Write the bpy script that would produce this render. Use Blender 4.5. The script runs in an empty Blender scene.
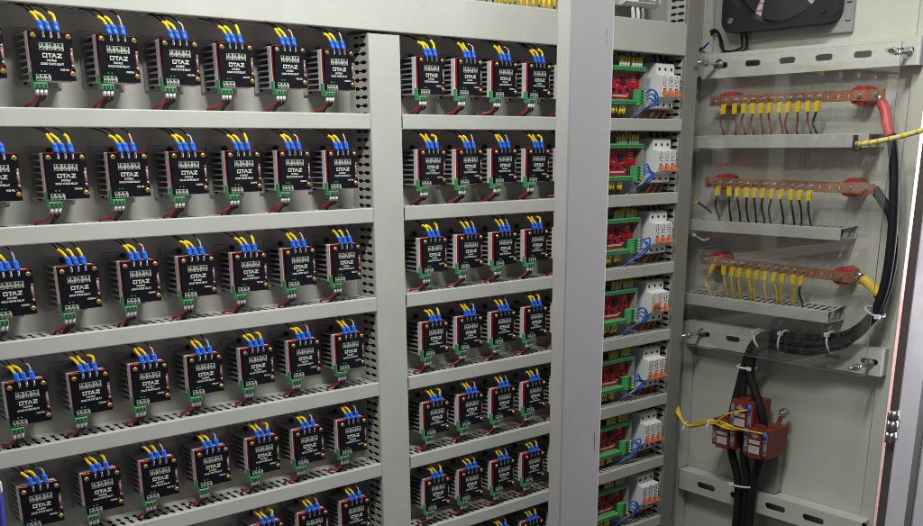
import bpy, bmesh, math, random
from mathutils import Vector, Matrix

scene = bpy.context.scene
random.seed(7)
PI = math.pi
COL = scene.collection

# ------------------------------------------------------------------ camera
cam_data = bpy.data.cameras.new('camera')
cam = bpy.data.objects.new('camera', cam_data)
COL.objects.link(cam)
yaw, pitch, roll = 0.6888, 0.2905, -0.0078
fwd = Vector((math.sin(yaw) * math.cos(pitch), math.cos(yaw) * math.cos(pitch), -math.sin(pitch)))
right = Vector((math.cos(yaw), -math.sin(yaw), 0))
up = right.cross(fwd)
r_ = math.cos(roll) * right + math.sin(roll) * up
u_ = -math.sin(roll) * right + math.cos(roll) * up
cam.matrix_world = Matrix(((r_.x, u_.x, -fwd.x, -1.60385), (r_.y, u_.y, -fwd.y, -2.3238),
                           (r_.z, u_.z, -fwd.z, -0.34055), (0, 0, 0, 1)))
cam_data.sensor_width = 36
cam_data.sensor_fit = 'HORIZONTAL'
cam_data.lens = 982.53 / 923 * 36
cam_data.shift_y = (441.2 - 263) / 923
cam_data.clip_start = 0.02
cam_data.clip_end = 100
scene.camera = cam

# ------------------------------------------------------------------ world, lamps, exposure
world = bpy.data.worlds.new('World')
scene.world = world
world.use_nodes = True
bg = world.node_tree.nodes['Background']
bg.inputs[0].default_value = (0.86, 0.86, 0.92, 1)
bg.inputs[1].default_value = 0.075

def area(name, loc, target, sx, sy, watts, colour):
    d = bpy.data.lights.new(name, 'AREA')
    d.shape = 'RECTANGLE'
    d.size, d.size_y = sx, sy
    d.energy = watts
    d.color = colour
    o = bpy.data.objects.new(name, d)
    COL.objects.link(o)
    o.location = loc
    o.rotation_euler = (Vector(target) - Vector(loc)).to_track_quat('-Z', 'Y').to_euler()
    return o

area('ceiling_lamp', (-0.45, -0.95, 0.94), (-0.35, 0.1, -0.45), 0.62, 0.10, 33, (0.99, 1.0, 0.94))
area('ceiling_lamp', (0.62, -1.05, 0.85), (1.1, -0.1, -0.5), 0.50, 0.10, 11, (0.99, 1.0, 0.95))
area('wall_fill_lamp', (-2.2, -2.2, 3.6), (1.5, -0.4, -0.9), 0.9, 0.6, 70, (0.99, 1.0, 0.94))  # fill lamp added to brighten the right side wall
area('post_fill_lamp', (5.0, -1.80, -0.5), (0.0, -0.80, -0.8), 2.6, 2.6, 225, (0.96, 0.93, 1.0))  # added fill light for the post fronts, no real window
area('backdrop_fill_lamp', (2.45, -0.75, 0.7), (2.75, -0.1, -0.7), 0.4, 0.4, 110, (1.0, 0.95, 0.9))  # added only to brighten the wall behind the gap

scene.view_settings.view_transform = 'Standard'
scene.view_settings.look = 'None'
scene.view_settings.exposure = 0
scene.view_settings.gamma = 1
scene.view_settings.use_curve_mapping = False
scene.render.engine = 'CYCLES'
scene.cycles.use_denoising = True
scene.cycles.pixel_filter_type = 'BLACKMAN_HARRIS'
scene.cycles.filter_width = 0.9
scene.cycles.max_bounces = 8
scene.cycles.transparent_max_bounces = 12

# ------------------------------------------------------------------ materials
def mat(name, col, rough=0.5, metal=0.0, spec=0.5, var=0.0, vscale=8.0, bump=0.0, bscale=300.0, coat=0.0,
        stain=None, stain_amt=0.0, stain_scale=3.0):
    m = bpy.data.materials.new(name)
    m.use_nodes = True
    nt = m.node_tree
    b = nt.nodes['Principled BSDF']
    b.inputs['Base Color'].default_value = (*col, 1)
    b.inputs['Roughness'].default_value = rough
    b.inputs['Metallic'].default_value = metal
    b.inputs['Specular IOR Level'].default_value = spec
    b.inputs['Coat Weight'].default_value = coat
    if var or bump or stain_amt:
        tc = nt.nodes.new('ShaderNodeTexCoord')
        geo = nt.nodes.new('ShaderNodeNewGeometry')
    cur = None
    if var:
        n = nt.nodes.new('ShaderNodeTexNoise')
        n.inputs['Scale'].default_value = vscale
        n.inputs['Detail'].default_value = 6
        n.inputs['Roughness'].default_value = 0.65
        nt.links.new(geo.outputs['Position'], n.inputs['Vector'])
        r = nt.nodes.new('ShaderNodeMapRange')
        r.inputs[1].default_value, r.inputs[2].default_value = 0.3, 0.7
        r.inputs[3].default_value, r.inputs[4].default_value = 1 - var, 1 + var
        nt.links.new(n.outputs[0], r.inputs[0])
        mx = nt.nodes.new('ShaderNodeMix')
        mx.data_type = 'RGBA'
        mx.blend_type = 'MULTIPLY'
        mx.inputs[0].default_value = 1
        mx.inputs[6].default_value = (*col, 1)
        nt.links.new(r.outputs[0], mx.inputs[7])
        cur = mx.outputs[2]
        rr = nt.nodes.new('ShaderNodeMapRange')
        rr.inputs[1].default_value, rr.inputs[2].default_value = 0.3, 0.7
        rr.inputs[3].default_value, rr.inputs[4].default_value = max(0.05, rough - 0.08), min(1, rough + 0.08)
        nt.links.new(n.outputs[0], rr.inputs[0])
        nt.links.new(rr.outputs[0], b.inputs['Roughness'])
    if stain_amt:
        n = nt.nodes.new('ShaderNodeTexNoise')
        n.inputs['Scale'].default_value = stain_scale
        n.inputs['Detail'].default_value = 8
        n.inputs['Roughness'].default_value = 0.7
        nt.links.new(geo.outputs['Position'], n.inputs['Vector'])
        r = nt.nodes.new('ShaderNodeMapRange')
        r.inputs[1].default_value, r.inputs[2].default_value = 0.55, 0.75
        r.inputs[3].default_value, r.inputs[4].default_value = 0, stain_amt
        nt.links.new(n.outputs[0], r.inputs[0])
        mx = nt.nodes.new('ShaderNodeMix')
        mx.data_type = 'RGBA'
        mx.inputs[6].default_value = (*col, 1)
        mx.inputs[7].default_value = (*stain, 1)
        if cur: nt.links.new(cur, mx.inputs[6])
        nt.links.new(r.outputs[0], mx.inputs[0])
        cur = mx.outputs[2]
    if cur: nt.links.new(cur, b.inputs['Base Color'])
    if bump:
        n = nt.nodes.new('ShaderNodeTexNoise')
        n.inputs['Scale'].default_value = bscale
        n.inputs['Detail'].default_value = 3
        nt.links.new(geo.outputs['Position'], n.inputs['Vector'])
        bp = nt.nodes.new('ShaderNodeBump')
        bp.inputs['Strength'].default_value = bump
        bp.inputs['Distance'].default_value = 0.001
        nt.links.new(n.outputs[0], bp.inputs['Height'])
        nt.links.new(bp.outputs[0], b.inputs['Normal'])
    return m

M = {}
M['duct'] = mat('grey_plastic_duct', (0.475, 0.48, 0.45), 0.40, spec=0.45, var=0.05, vscale=5, bump=0.12, bscale=120,
                stain=(0.30, 0.29, 0.26), stain_amt=0.22, stain_scale=9)
M['plate'] = mat('light_painted_plate', (0.40, 0.39, 0.36), 0.5, var=0.05, vscale=6, bump=0.1, bscale=400)
M['wall'] = mat('painted_side_wall', (0.51, 0.52, 0.465), 0.48, var=0.05, vscale=4, bump=0.15, bscale=350,
                stain=(0.32, 0.32, 0.28), stain_amt=0.25, stain_scale=5)
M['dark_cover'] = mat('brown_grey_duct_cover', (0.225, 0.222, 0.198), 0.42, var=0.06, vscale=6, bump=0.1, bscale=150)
M['shade_strip'] = mat('painted_shade', (0.055, 0.048, 0.052), 0.6, var=0.15, vscale=20)  # near-black colour stands in for shade beside the right front post
M['rail'] = mat('painted_rail', (0.53, 0.54, 0.49), 0.42, var=0.05, vscale=9, bump=0.1, bscale=350,
                stain=(0.3, 0.29, 0.25), stain_amt=0.3, stain_scale=14)
M['post'] = mat('textured_grey_paint', (0.46, 0.45, 0.455), 0.55, var=0.05, vscale=7, bump=0.10, bscale=500, stain=(0.34, 0.33, 0.335), stain_amt=0.3, stain_scale=11)
M['dark'] = mat('black_void', (0.012, 0.012, 0.012), 0.8)
M['cover'] = mat('black_circuit_board', (0.007, 0.007, 0.011), 0.38, spec=0.2, var=0.15, vscale=40, bump=0.06, bscale=200)
M['red_board'] = mat('red_acrylic', (0.42, 0.012, 0.018), 0.28, var=0.1, vscale=30)
M['alu'] = mat('aluminium', (0.74, 0.73, 0.76), 0.42, metal=0.1, var=0.12, vscale=25, bump=0.1, bscale=250)
M['fin'] = mat('extruded_aluminium', (0.36, 0.36, 0.37), 0.42, metal=0.25, var=0.12, vscale=25, bump=0.1, bscale=250)
M['bracket'] = mat('zinc_bracket', (0.33, 0.33, 0.345), 0.38, metal=0.35, var=0.15, vscale=30)
M['brass'] = mat('brass_screw', (0.72, 0.53, 0.22), 0.28, metal=0.9, var=0.1, vscale=60)
M['steel'] = mat('steel_bolt', (0.62, 0.62, 0.62), 0.25, metal=0.95, var=0.1, vscale=80)
M['white_print'] = mat('white_print', (0.52, 0.53, 0.51), 0.5)
M['grey_print'] = mat('grey_green_print', (0.36, 0.40, 0.35), 0.5, var=0.15, vscale=90)
M['black_print'] = mat('black_print', (0.02, 0.02, 0.02), 0.5)
M['blue'] = mat('blue_sleeve', (0.016, 0.13, 0.72), 0.35, var=0.12, vscale=60)
M['yellow'] = mat('yellow_sleeve', (0.86, 0.60, 0.01), 0.4, var=0.1, vscale=90)
M['yellow_wire'] = mat('yellow_wire', (0.72, 0.50, 0.02), 0.4, var=0.12, vscale=30)
M['white'] = mat('white_plastic', (0.72, 0.72, 0.71), 0.4, var=0.05, vscale=15)
M['white_mcb'] = mat('white_breaker_plastic', (0.80, 0.81, 0.81), 0.4, var=0.04, vscale=15, bump=0.05, bscale=200)
M['black_wire'] = mat('black_wire', (0.012, 0.012, 0.014), 0.42, var=0.2, vscale=30)
M['dark_wire'] = mat('dark_brown_wire', (0.03, 0.012, 0.012), 0.45)
M['red_wire'] = mat('red_wire', (0.32, 0.014, 0.022), 0.4, var=0.15, vscale=30)
M['brown_wire'] = mat('maroon_wire', (0.22, 0.055, 0.055), 0.4, var=0.15, vscale=30)
M['pink'] = mat('pale_pink_sleeve', (0.78, 0.42, 0.36), 0.4)
M['clear'] = mat('clear_sleeve', (0.45, 0.46, 0.45), 0.2)
M['green'] = mat('green_terminal', (0.095, 0.33, 0.14), 0.42, var=0.1, vscale=40)
M['green_io'] = mat('bright_green_terminal', (0.085, 0.40, 0.135), 0.38, var=0.1, vscale=40)
M['green_dark'] = mat('dark_green_terminal', (0.02, 0.07, 0.035), 0.4)
M['led_green'] = mat('green_led', (0.02, 0.30, 0.08), 0.2)
M['led_red'] = mat('red_led', (0.62, 0.02, 0.02), 0.2)
M['pcb_red'] = mat('red_circuit_board', (0.44, 0.012, 0.03), 0.35, var=0.2, vscale=60)
M['chip'] = mat('black_chip', (0.02, 0.02, 0.025), 0.4)
M['load_wire'] = mat('brown_orange_wire', (0.30, 0.10, 0.03), 0.45, var=0.1, vscale=40)
M['orange'] = mat('orange_lever', (0.76, 0.20, 0.085), 0.4, var=0.06, vscale=40)
M['copper'] = mat('copper_bar', (0.52, 0.225, 0.12), 0.34, metal=0.6, stain=(0.24, 0.10, 0.06), stain_amt=0.6, stain_scale=22, var=0.2, vscale=14, bump=0.1, bscale=200)
M['red_ins'] = mat('red_insulator', (0.42, 0.02, 0.03), 0.35, var=0.1, vscale=20)
M['red_sleeve'] = mat('red_heat_shrink', (0.62, 0.06, 0.055), 0.4, var=0.1, vscale=20)
M['maroon'] = mat('maroon_plastic', (0.19, 0.026, 0.022), 0.4, var=0.1, vscale=15, bump=0.06, bscale=150)
M['cable'] = mat('black_cable', (0.010, 0.010, 0.012), 0.6, spec=0.3, var=0.25, vscale=12, bump=0.1, bscale=90)
M['tie'] = mat('white_cable_tie', (0.62, 0.62, 0.60), 0.4)
M['fan'] = mat('black_fan_plastic', (0.018, 0.019, 0.024), 0.36, var=0.15, vscale=20)
M['louvre'] = mat('pink_lit_louvre', (0.70, 0.55, 0.56), 0.5, var=0.1, vscale=20)  # pink of the light from outside is put into the slat colour
M['housing'] = mat('grey_filter_housing', (0.30, 0.30, 0.29), 0.45, var=0.1, vscale=10)
M['blue_cable'] = mat('blue_cable', (0.02, 0.04, 0.34), 0.35, var=0.15, vscale=12)
M['blue_wire'] = mat('blue_wire', (0.015, 0.11, 0.50), 0.35, var=0.1, vscale=30)
M['pale_yellow'] = mat('pale_yellow_tube', (0.72, 0.66, 0.34), 0.45, var=0.08, vscale=30)
M['yard'] = mat('pinkish_plaster', (0.95, 0.62, 0.60), 0.7, var=0.12, vscale=5, stain=(0.50, 0.15, 0.07), stain_amt=1.0, stain_scale=4.0)
M['scratch'] = mat('dark_scratch', (0.16, 0.09, 0.10), 0.6)
M['pink_fuse'] = mat('fuse_glass', (0.34, 0.17, 0.17), 0.25, var=0.4, vscale=110)

def acrylic():
    m = bpy.data.materials.new('clear_acrylic')
    m.use_nodes = True
    nt = m.node_tree
    for n in list(nt.nodes): nt.nodes.remove(n)
    out = nt.nodes.new('ShaderNodeOutputMaterial')
    tr = nt.nodes.new('ShaderNodeBsdfTransparent')
    tr.inputs[0].default_value = (0.99, 0.99, 0.99, 1)
    gl = nt.nodes.new('ShaderNodeBsdfGlossy')
    gl.inputs['Roughness'].default_value = 0.02
    gl.inputs[0].default_value = (1, 1, 1, 1)
    df = nt.nodes.new('ShaderNodeBsdfDiffuse')
    df.inputs[0].default_value = (0.5, 0.5, 0.5, 1)
    fr = nt.nodes.new('ShaderNodeFresnel')
    fr.inputs[0].default_value = 1.49
    noise = nt.nodes.new('ShaderNodeTexNoise')
    noise.inputs['Scale'].default_value = 6
    noise.inputs['Detail'].default_value = 8
    mr = nt.nodes.new('ShaderNodeMapRange')
    mr.inputs[1].default_value, mr.inputs[2].default_value = 0.45, 0.8
    mr.inputs[3].default_value, mr.inputs[4].default_value = 0.0, 0.015
    ior = nt.nodes.new('ShaderNodeMapRange')
    ior.inputs[3].default_value, ior.inputs[4].default_value = 1.49, 1 / 1.49
    geo = nt.nodes.new('ShaderNodeNewGeometry')
    nt.links.new(geo.outputs['Backfacing'], ior.inputs[0])
    nt.links.new(ior.outputs[0], fr.inputs[0])
    nt.links.new(geo.outputs['Position'], noise.inputs['Vector'])
    nt.links.new(noise.outputs[0], mr.inputs[0])
    m1 = nt.nodes.new('ShaderNodeMixShader')
    m2 = nt.nodes.new('ShaderNodeMixShader')
    boost = nt.nodes.new('ShaderNodeMath'); boost.operation = 'MULTIPLY'; boost.use_clamp = True
    boost.inputs[1].default_value = 1.7
    nt.links.new(fr.outputs[0], boost.inputs[0])
    nt.links.new(boost.outputs[0], m1.inputs[0])
    nt.links.new(tr.outputs[0], m1.inputs[1])
    nt.links.new(gl.outputs[0], m1.inputs[2])
    nt.links.new(mr.outputs[0], m2.inputs[0])
    nt.links.new(m1.outputs[0], m2.inputs[1])
    nt.links.new(df.outputs[0], m2.inputs[2])
    nt.links.new(m2.outputs[0], out.inputs[0])
    return m
M['acrylic'] = acrylic()
M['acrylic_edge'] = mat('acrylic_cut_edge', (0.20, 0.20, 0.33), 0.7, spec=0.05)

# ------------------------------------------------------------------ mesh builder
def smooth_path(pts, n=6):
    P = [Vector(p) for p in pts]
    if len(P) < 3: return P
    out = []
    for i in range(len(P) - 1):
        p0 = P[i - 1] if i > 0 else P[i] * 2 - P[i + 1]
        p1, p2 = P[i], P[i + 1]
        p3 = P[i + 2] if i + 2 < len(P) else P[i + 1] * 2 - P[i]
        for k in range(n):
            t = k / n
            out.append(0.5 * ((2 * p1) + (p2 - p0) * t + (2 * p0 - 5 * p1 + 4 * p2 - p3) * t * t + (3 * p1 - p0 - 3 * p2 + p3) * t ** 3))
    out.append(P[-1])
    return out

class MB:
    def __init__(s): s.bm = bmesh.new()
    def face(s, vs, mi=0, sm=False):
        try:
            f = s.bm.faces.new(vs); f.material_index = mi; f.smooth = sm
        except ValueError: pass
    def box(s, x0, x1, y0, y1, z0, z1, mi=0, bev=0.0, seg=1):
        b = bmesh.new()
        V = [b.verts.new(p) for p in ((x0, y0, z0), (x1, y0, z0), (x1, y1, z0), (x0, y1, z0), (x0, y0, z1), (x1, y0, z1), (x1, y1, z1), (x0, y1, z1))]
        for q in ((0, 3, 2, 1), (4, 5, 6, 7), (0, 1, 5, 4), (1, 2, 6, 5), (2, 3, 7, 6), (3, 0, 4, 7)): b.faces.new([V[i] for i in q])
        if bev: bmesh.ops.bevel(b, geom=list(b.edges), offset=bev, segments=seg, affect='EDGES', profile=0.5)
        s.merge(b, mi)
        return s
    def merge(s, b, mi=0, sm=None):
        mp = {v: s.bm.verts.new(v.co) for v in b.verts}
        for f in b.faces:
            s.face([mp[v] for v in f.verts], mi, f.smooth if sm is None else sm)
        b.free()
    def prism(s, prof, axis, a, b, mi=0, sm=False):
        # prof: 2D outline; axis 0: (y,z) along x; 1: (x,z) along y; 2: (x,y) along z
        def pt(p, t): return ((t, p[0], p[1]), (p[0], t, p[1]), (p[0], p[1], t))[axis]
        A = [s.bm.verts.new(pt(p, a)) for p in prof]
        B = [s.bm.verts.new(pt(p, b)) for p in prof]
        n = len(prof)
        s.face(A[::-1], mi); s.face(B, mi)
        for i in range(n): s.face([A[i], A[(i + 1) % n], B[(i + 1) % n], B[i]], mi, sm)
        return s
    def tube(s, pts, r, n=8, mi=0, smooth=True, cap=True, sub=5):
        P = smooth_path(pts, sub) if smooth and len(pts) > 2 else [Vector(p) for p in pts]
        rr = r if isinstance(r, (list, tuple)) else None
        rings = []
        T0 = (P[1] - P[0]).normalized()
        N = T0.orthogonal().normalized()
        for i, p in enumerate(P):
            T = (P[min(i + 1, len(P) - 1)] - P[max(i - 1, 0)]).normalized()
            N = (N - T * N.dot(T)).normalized()
            Bn = T.cross(N)
            R = r if rr is None else rr[0] + (rr[1] - rr[0]) * i / (len(P) - 1)
            rings.append([s.bm.verts.new(p + (N * math.cos(2 * PI * k / n) + Bn * math.sin(2 * PI * k / n)) * R) for k in range(n)])
        for a, b in zip(rings, rings[1:]):
            for k in range(n): s.face([a[k], a[(k + 1) % n], b[(k + 1) % n], b[k]], mi, True)
        if cap:
            s.face(rings[0][::-1], mi); s.face(rings[-1], mi)
        return s
    def cyl(s, p0, p1, r, n=14, mi=0):
        return s.tube([p0, p1], r, n, mi, smooth=False)
    def quad(s, pts, mi=0):
        s.face([s.bm.verts.new(p) for p in pts], mi); return s
    def mesh(s, name, mats, T=None, off=None):
        if off is not None: bmesh.ops.translate(s.bm, verts=s.bm.verts, vec=-Vector(off))
        if T is not None: bmesh.ops.transform(s.bm, matrix=T, verts=s.bm.verts)
        bmesh.ops.recalc_face_normals(s.bm, faces=s.bm.faces)
        me = bpy.data.meshes.new(name)
        s.bm.to_mesh(me); s.bm.free()
        for m in (mats if isinstance(mats, (list, tuple)) else [mats]): me.materials.append(m)
        return me

def tag(o, label=None, cat=None, group=None, kind=None):
    if label: o['label'] = label
    if cat: o['category'] = cat
    if group: o['group'] = group
    if kind: o['kind'] = kind
    return o

def empty(name, loc, label, cat, group=None, rz=0.0):
    o = bpy.data.objects.new(name, None)
    COL.objects.link(o)
    o.empty_display_size = 0.02
    o.location = loc
    o.rotation_euler = (0, 0, rz)
    return tag(o, label, cat, group)

def add(name, me, parent=None, kind=None, label=None):
    o = bpy.data.objects.new(name, me)
    COL.objects.link(o)
    if parent is not None: o.parent = parent
    return tag(o, label=label, kind=kind)

ORD = ['first', 'second', 'third', 'fourth', 'fifth', 'sixth', 'seventh', 'eighth']

# text as flat mesh in the XZ plane, facing -Y
def text_mesh(body, size, width, m, y, cx, cz, off=0.0, bold=0.0):
    cu = bpy.data.curves.new('lettering', 'FONT')
    cu.body = body
    cu.size = size
    cu.align_x = 'CENTER'; cu.align_y = 'CENTER'
    cu.resolution_u = 2
    cu.offset = bold
    o = bpy.data.objects.new('lettering', cu)
    COL.objects.link(o)
    dg = bpy.context.evaluated_depsgraph_get()
    me = bpy.data.meshes.new_from_object(o.evaluated_get(dg))
    bpy.data.objects.remove(o)
    xs = [v.co.x for v in me.vertices]
    ys = [v.co.y for v in me.vertices]
    w = max(xs) - min(xs); mx = (max(xs) + min(xs)) / 2; my = (max(ys) + min(ys)) / 2
    k = width / w
    for v in me.vertices: v.co = ((v.co.x - mx) * k + cx, y, (v.co.y - my) + cz)
    me.materials.clear(); me.materials.append(m)
    return me

# ------------------------------------------------------------------ the cabinet (setting for everything)
cab = empty('electrical_cabinet', (0.3, 0.105, -2.2), 'large open grey steel cabinet whose back plate and side wall carry all the wiring', 'cabinet')
CB = (0.3, 0.105, -2.2)
def cabpart(name, mb, m, label=None, kind=None): return add(name, mb.mesh(name, m, off=CB), cab, kind, label)

cabpart('mounting_plate', MB().box(-1.55, 1.575, 0.105, 0.109, -2.2, 1.05), M['plate'])
b = MB()
b.box(1.565, 1.569, -0.70, 0.105, -2.2, 1.05)
cabpart('side_wall', b, M['wall'])
# front corner profile of the side wall: folded edge
b = MB()
b.prism([(1.565, -0.70), (1.55, -0.712), (1.545, -0.757), (1.548, -0.760), (1.555, -0.752), (1.5645, -0.701)], 2, -2.2, 1.05)
cabpart('corner_profile', b, M['wall'])
# rear corner return next to the last vertical duct
b = MB()
b.box(1.500, 1.560, 0.056, 0.075, -0.100, 0.9, bev=0.002)
cabpart('rear_corner_profile', b, M['rail'])
b = MB(); b.box(1.500, 1.560, 0.056, 0.075, -2.2, -1.0, bev=0.002)
cabpart('rear_corner_profile', b, M['rail'])
b = MB(); b.box(-1.55, 1.60, -0.776, 0.109, 1.05, 1.053)  # unseen roof, added to keep high lamp light off the bays
cabpart('shade_roof', b, M['plate'])
b = MB(); b.box(-1.374, -1.37, -0.776, 0.105, -2.2, 1.05)  # unseen left wall, added to block light from the left
cabpart('side_wall', b, M['wall'])
# centre post
b = MB()
b.box(-0.030, 0.109, -0.776, -0.735, -2.2, 1.05, bev=0.007, seg=4)
cabpart('center_post', b, M['post'], 'grey powder coated post standing in front of the middle bay')
for (px0, z0, z1, w) in ((0.0822, -0.116, -0.100, 0.0007), (0.0828, -0.134, -0.119, 0.0009), (0.0848, -1.046, -0.995, 0.0018)):
    b = MB(); b.prism([(px0, z0), (px0 + w, z0 + .004), (px0 + w * .8, z1), (px0 + w * .1, z1 - .003)], 1, -0.7763, -0.7755)
    cabpart('scratch', b, M['scratch'])
# right front post, groove and door edge
b = MB()
b.box(1.600, 1.748, -0.776, -0.747, -2.2, 1.05, bev=0.003, seg=2)
cabpart('front_post', b, M['post'])
b = MB(); b.box(1.5965, 1.5995, -0.7755, -0.7470, -2.2, 1.05)  # dark strip painting the shade on the post's left face
cabpart('shade_strip', b, M['shade_strip'])
b = MB()
b.box(1.812, 2.30, -0.776, -0.74, -2.2, 1.05, bev=0.003, seg=2)
cabpart('door_leaf', b, M['post'])
b = MB()
b.box(1.7485, 1.8115, -0.7725, -0.755, -2.2, 1.05)  # fills the groove, its dark colour standing for the gap's shade
cabpart('shade_strip', b, M['shade_strip'])
# hinge
h = MB(); kn = []
for z0, z1 in ((-1.318, -1.284), (-1.281, -1.243), (-1.240, -1.206)):
    kn.append(MB().cyl((1.575, -0.776, z0), (1.575, -0.776, z1), 0.0135, 16))
h.box(1.548, 1.573, -0.768, -0.764, -1.316, -1.208)
hg = cabpart('hinge', h, M['steel'])
h = MB(); h.box(1.577, 1.606, -0.782, -0.777, -1.316, -1.208); kn.append(h)
for i, q in enumerate(kn): add('knuckle' if i < 3 else 'hinge_leaf', q.mesh('knuckle', M['steel'], off=CB), hg)

# the bright plastered wall seen through the gap
yw = MB().box(-0.9, 0.9, 0, 0.05, -2.0, 1.2)
o = add('wall', yw.mesh('wall', M['yard']))
o.location = (2.75, 0.15, -0.3); o.rotation_euler = (0, 0, math.radians(-60))
tag(o, kind='structure')

# slotted rails on the side wall. Panel frame: local x = -Y (towards the camera), local y = X, local z = up
RZ = -PI / 2
def panel(name, base, label, cat, group=None):
    lx, ly, lz = base
    e = empty(name, (ly, -lx, lz), label, cat, group, RZ)
    return e

def slotted_face(x0, x1, z0, z1, y, slots, sl, sh, T=0.003):
    """sheet in XZ at depth y with rounded slots at the given x, returns MB"""
    b = MB()
    zc = (z0 + z1) / 2
    edges = [x0]
    for s in slots: edges += [s - sl / 2, s + sl / 2]
    edges.append(x1)
    def strip(xa, xb, za, zb): b.box(xa, xb, y, y + T, za, zb)
    r = sh / 2
    for i in range(0, len(edges), 2): strip(edges[i], edges[i + 1], z0, z1)
    n = 6
    for s in slots:
        xa, xb = s - sl / 2, s + sl / 2
        for sign in (1, -1):
            pts = []
            zo = z1 if sign > 0 else z0
            arc = [(xa + r - r * math.cos(t * PI / 2 / n), zc + sign * r * math.sin(t * PI / 2 / n)) for t in range(n + 1)]
            arc2 = [(xb - r + r * math.sin(t * PI / 2 / n), zc + sign * r * math.cos(t * PI / 2 / n)) for t in range(n + 1)]
            outline = arc + arc2 + [(xb, zo), (xa, zo)]
            b.prism(outline, 1, y, y + T)
    return b

def rail(z0, z1, xa, xb, slots, sl, sh, label, y=1.50):
    base = ((xa + xb) / 2, 1.56, (z0 + z1) / 2)
    t = panel('slotted_rail', base, label, 'mounting rail', 'slotted mounting rails on the side wall')
    f = slotted_face(xa, xb, z0, z1, y, slots, sl, sh)
    add('slotted_face', f.mesh('slotted_face', M['rail'], off=base), t)
    b = MB()
    b.box(xa, xb, y + 0.003, 1.562, z1 - 0.003, z1)
    b.box(xa, xb, y + 0.003, 1.562, z0, z0 + 0.003)
    b.box(xb - 0.003, xb, y + 0.003, 1.562, z0 + 0.003, z1 - 0.003)
    add('flange', b.mesh('flange', M['rail'], off=base), t)
    return t
sp = 0.1357
rail(-0.1085, -0.025, -0.054, 0.745, [0.025 + sp * i for i in range(6)], 0.062, 0.020, 'top slotted rail under the fan, pale grey painted steel')
rail(-1.083, -0.992, -0.054, 0.745, [0.025 + sp * i for i in range(6)], 0.062, 0.020, 'middle slotted rail that the thick black cables cross in front of')
rail(-1.686, -1.604, -0.048, 0.745, [0.085 + 0.158 * i for i in range(5)], 0.085, 0.024, 'lowest slotted rail below the maroon current transformers')

# ------------------------------------------------------------------ wiring ducts
FING = [(.004, .0006), (.018, .0006), (.024, .005), (.040, .005), (.046, .0016), (.054, .0016), (.058, .005), (.074, .005), (.078, .0)]
def fingers(b, L, pitch, z0, z1, D=0.105, wide=1.0):
    k = D / 0.105
    n = int(L / pitch)
    mar = (L - n * pitch) / 2
    prof = [(y * k, w * wide + (0.0012 if wide > 1 and w > 0 else 0)) for y, w in FING]
    if mar > 0.0005:
        b.box(0, mar, .004 * k, .078 * k, z0, z1); b.box(L - mar, L, .004 * k, .078 * k, z0, z1)
    for i in range(n):
        xa, xb = mar + i * pitch, mar + (i + 1) * pitch
        lt = [b.bm.verts.new((xa + w, y, z1)) for y, w in prof]
        rt = [b.bm.verts.new((xb - w, y, z1)) for y, w in prof]
        lb = [b.bm.verts.new((xa + w, y, z0)) for y, w in prof]
        rb = [b.bm.verts.new((xb - w, y, z0)) for y, w in prof]
        for j in range(len(prof) - 1):
            b.face([lt[j], rt[j], rt[j + 1], lt[j + 1]]); b.face([lb[j], lb[j + 1], rb[j + 1], rb[j]])
            b.face([lt[j], lt[j + 1], lb[j + 1], lb[j]]); b.face([rt[j], rb[j], rb[j + 1], rt[j + 1]])
        b.face([lt[0], lb[0], rb[0], rt[0]])
    b.box(0, L, .078 * k, D - 0.0005, z0, z1)

def duct_meshes(L, H, T=None, off=(0, 0, 0), D=0.105, pitch=0.0222, wide=1.0, rise=0.0):
    """duct along local x 0..L, front at y=0, back at y=D, z from -H to 0"""
    out = {}
    b = MB()
    r = 0.0035
    th = 0.0018
    arc = lambda cy, cz, a0, a1: [(cy + r * math.cos(math.radians(a0 + (a1 - a0) * t / 4)), cz + r * math.sin(math.radians(a0 + (a1 - a0) * t / 4))) for t in range(5)]
    prof = [(0.011, 0.0)] + arc(r, -r, 90, 180) + arc(r, -H + r, 180, 270) + [(0.011, -H), (0.011, -H + th), (th * 1.6, -H + th * 1.6), (th * 1.6, -th * 1.6), (0.011, -th)]
    b.prism(prof, 0, 0.0015, L - 0.0015)
    out['cover'] = b.mesh('duct_cover', M['duct'], T, off)
    b = MB(); fingers(b, L, pitch, -0.0042, -0.0024, D, wide)
    for v in b.bm.verts: v.co.z += rise * v.co.y / D
    out['slotted_wall'] = b.mesh('slotted_wall', M['duct'], T, off)
    b = MB(); fingers(b, L, pitch, -H + 0.0024, -H + 0.0042, D, wide); out['slotted_wall2'] = b.mesh('slotted_wall', M['duct'], T, off)
    out['wires'] = inner_wires(L, H, T, off, D, wide)
    b = MB(); b.box(0, L, D - 0.0028, D - 0.0008, -H + 0.0042, -0.0042); out['back'] = b.mesh('duct_back', M['duct'], T, off)
    return out

def inner_wires(L, H, T, off, D, wide=1.0):
    b = MB()
    n = max(4, int(D / 0.0125))
    for i in range(n):
        for lay in (0, 1):
            for top in (0, 1):
                y = 0.012 + (D - 0.022) * i / (n - 1)
                zz = 0.0125 + 0.008 * lay
                z = -zz if not top else -H + zz
                b.tube([(0.004, y, z), (L * .3, y + .002, z - .001), (L * .7, y - .002, z + .001), (L - (0.05 if wide > 1 else 0.004), y, z)], 0.0062, 6, sub=3)
    return b.mesh('inner_wires', M['black_wire'], T, off)

def duct_parts(t, ms, inner=True):
    if inner: add('inner_wires', ms['wires'], t, kind='stuff')
    add('cover', ms['cover'], t); add('slotted_wall', ms['slotted_wall'], t, kind='stuff'); add('slotted_wall', ms['slotted_wall2'], t, kind='stuff'); add('back_panel', ms['back'], t)

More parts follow.
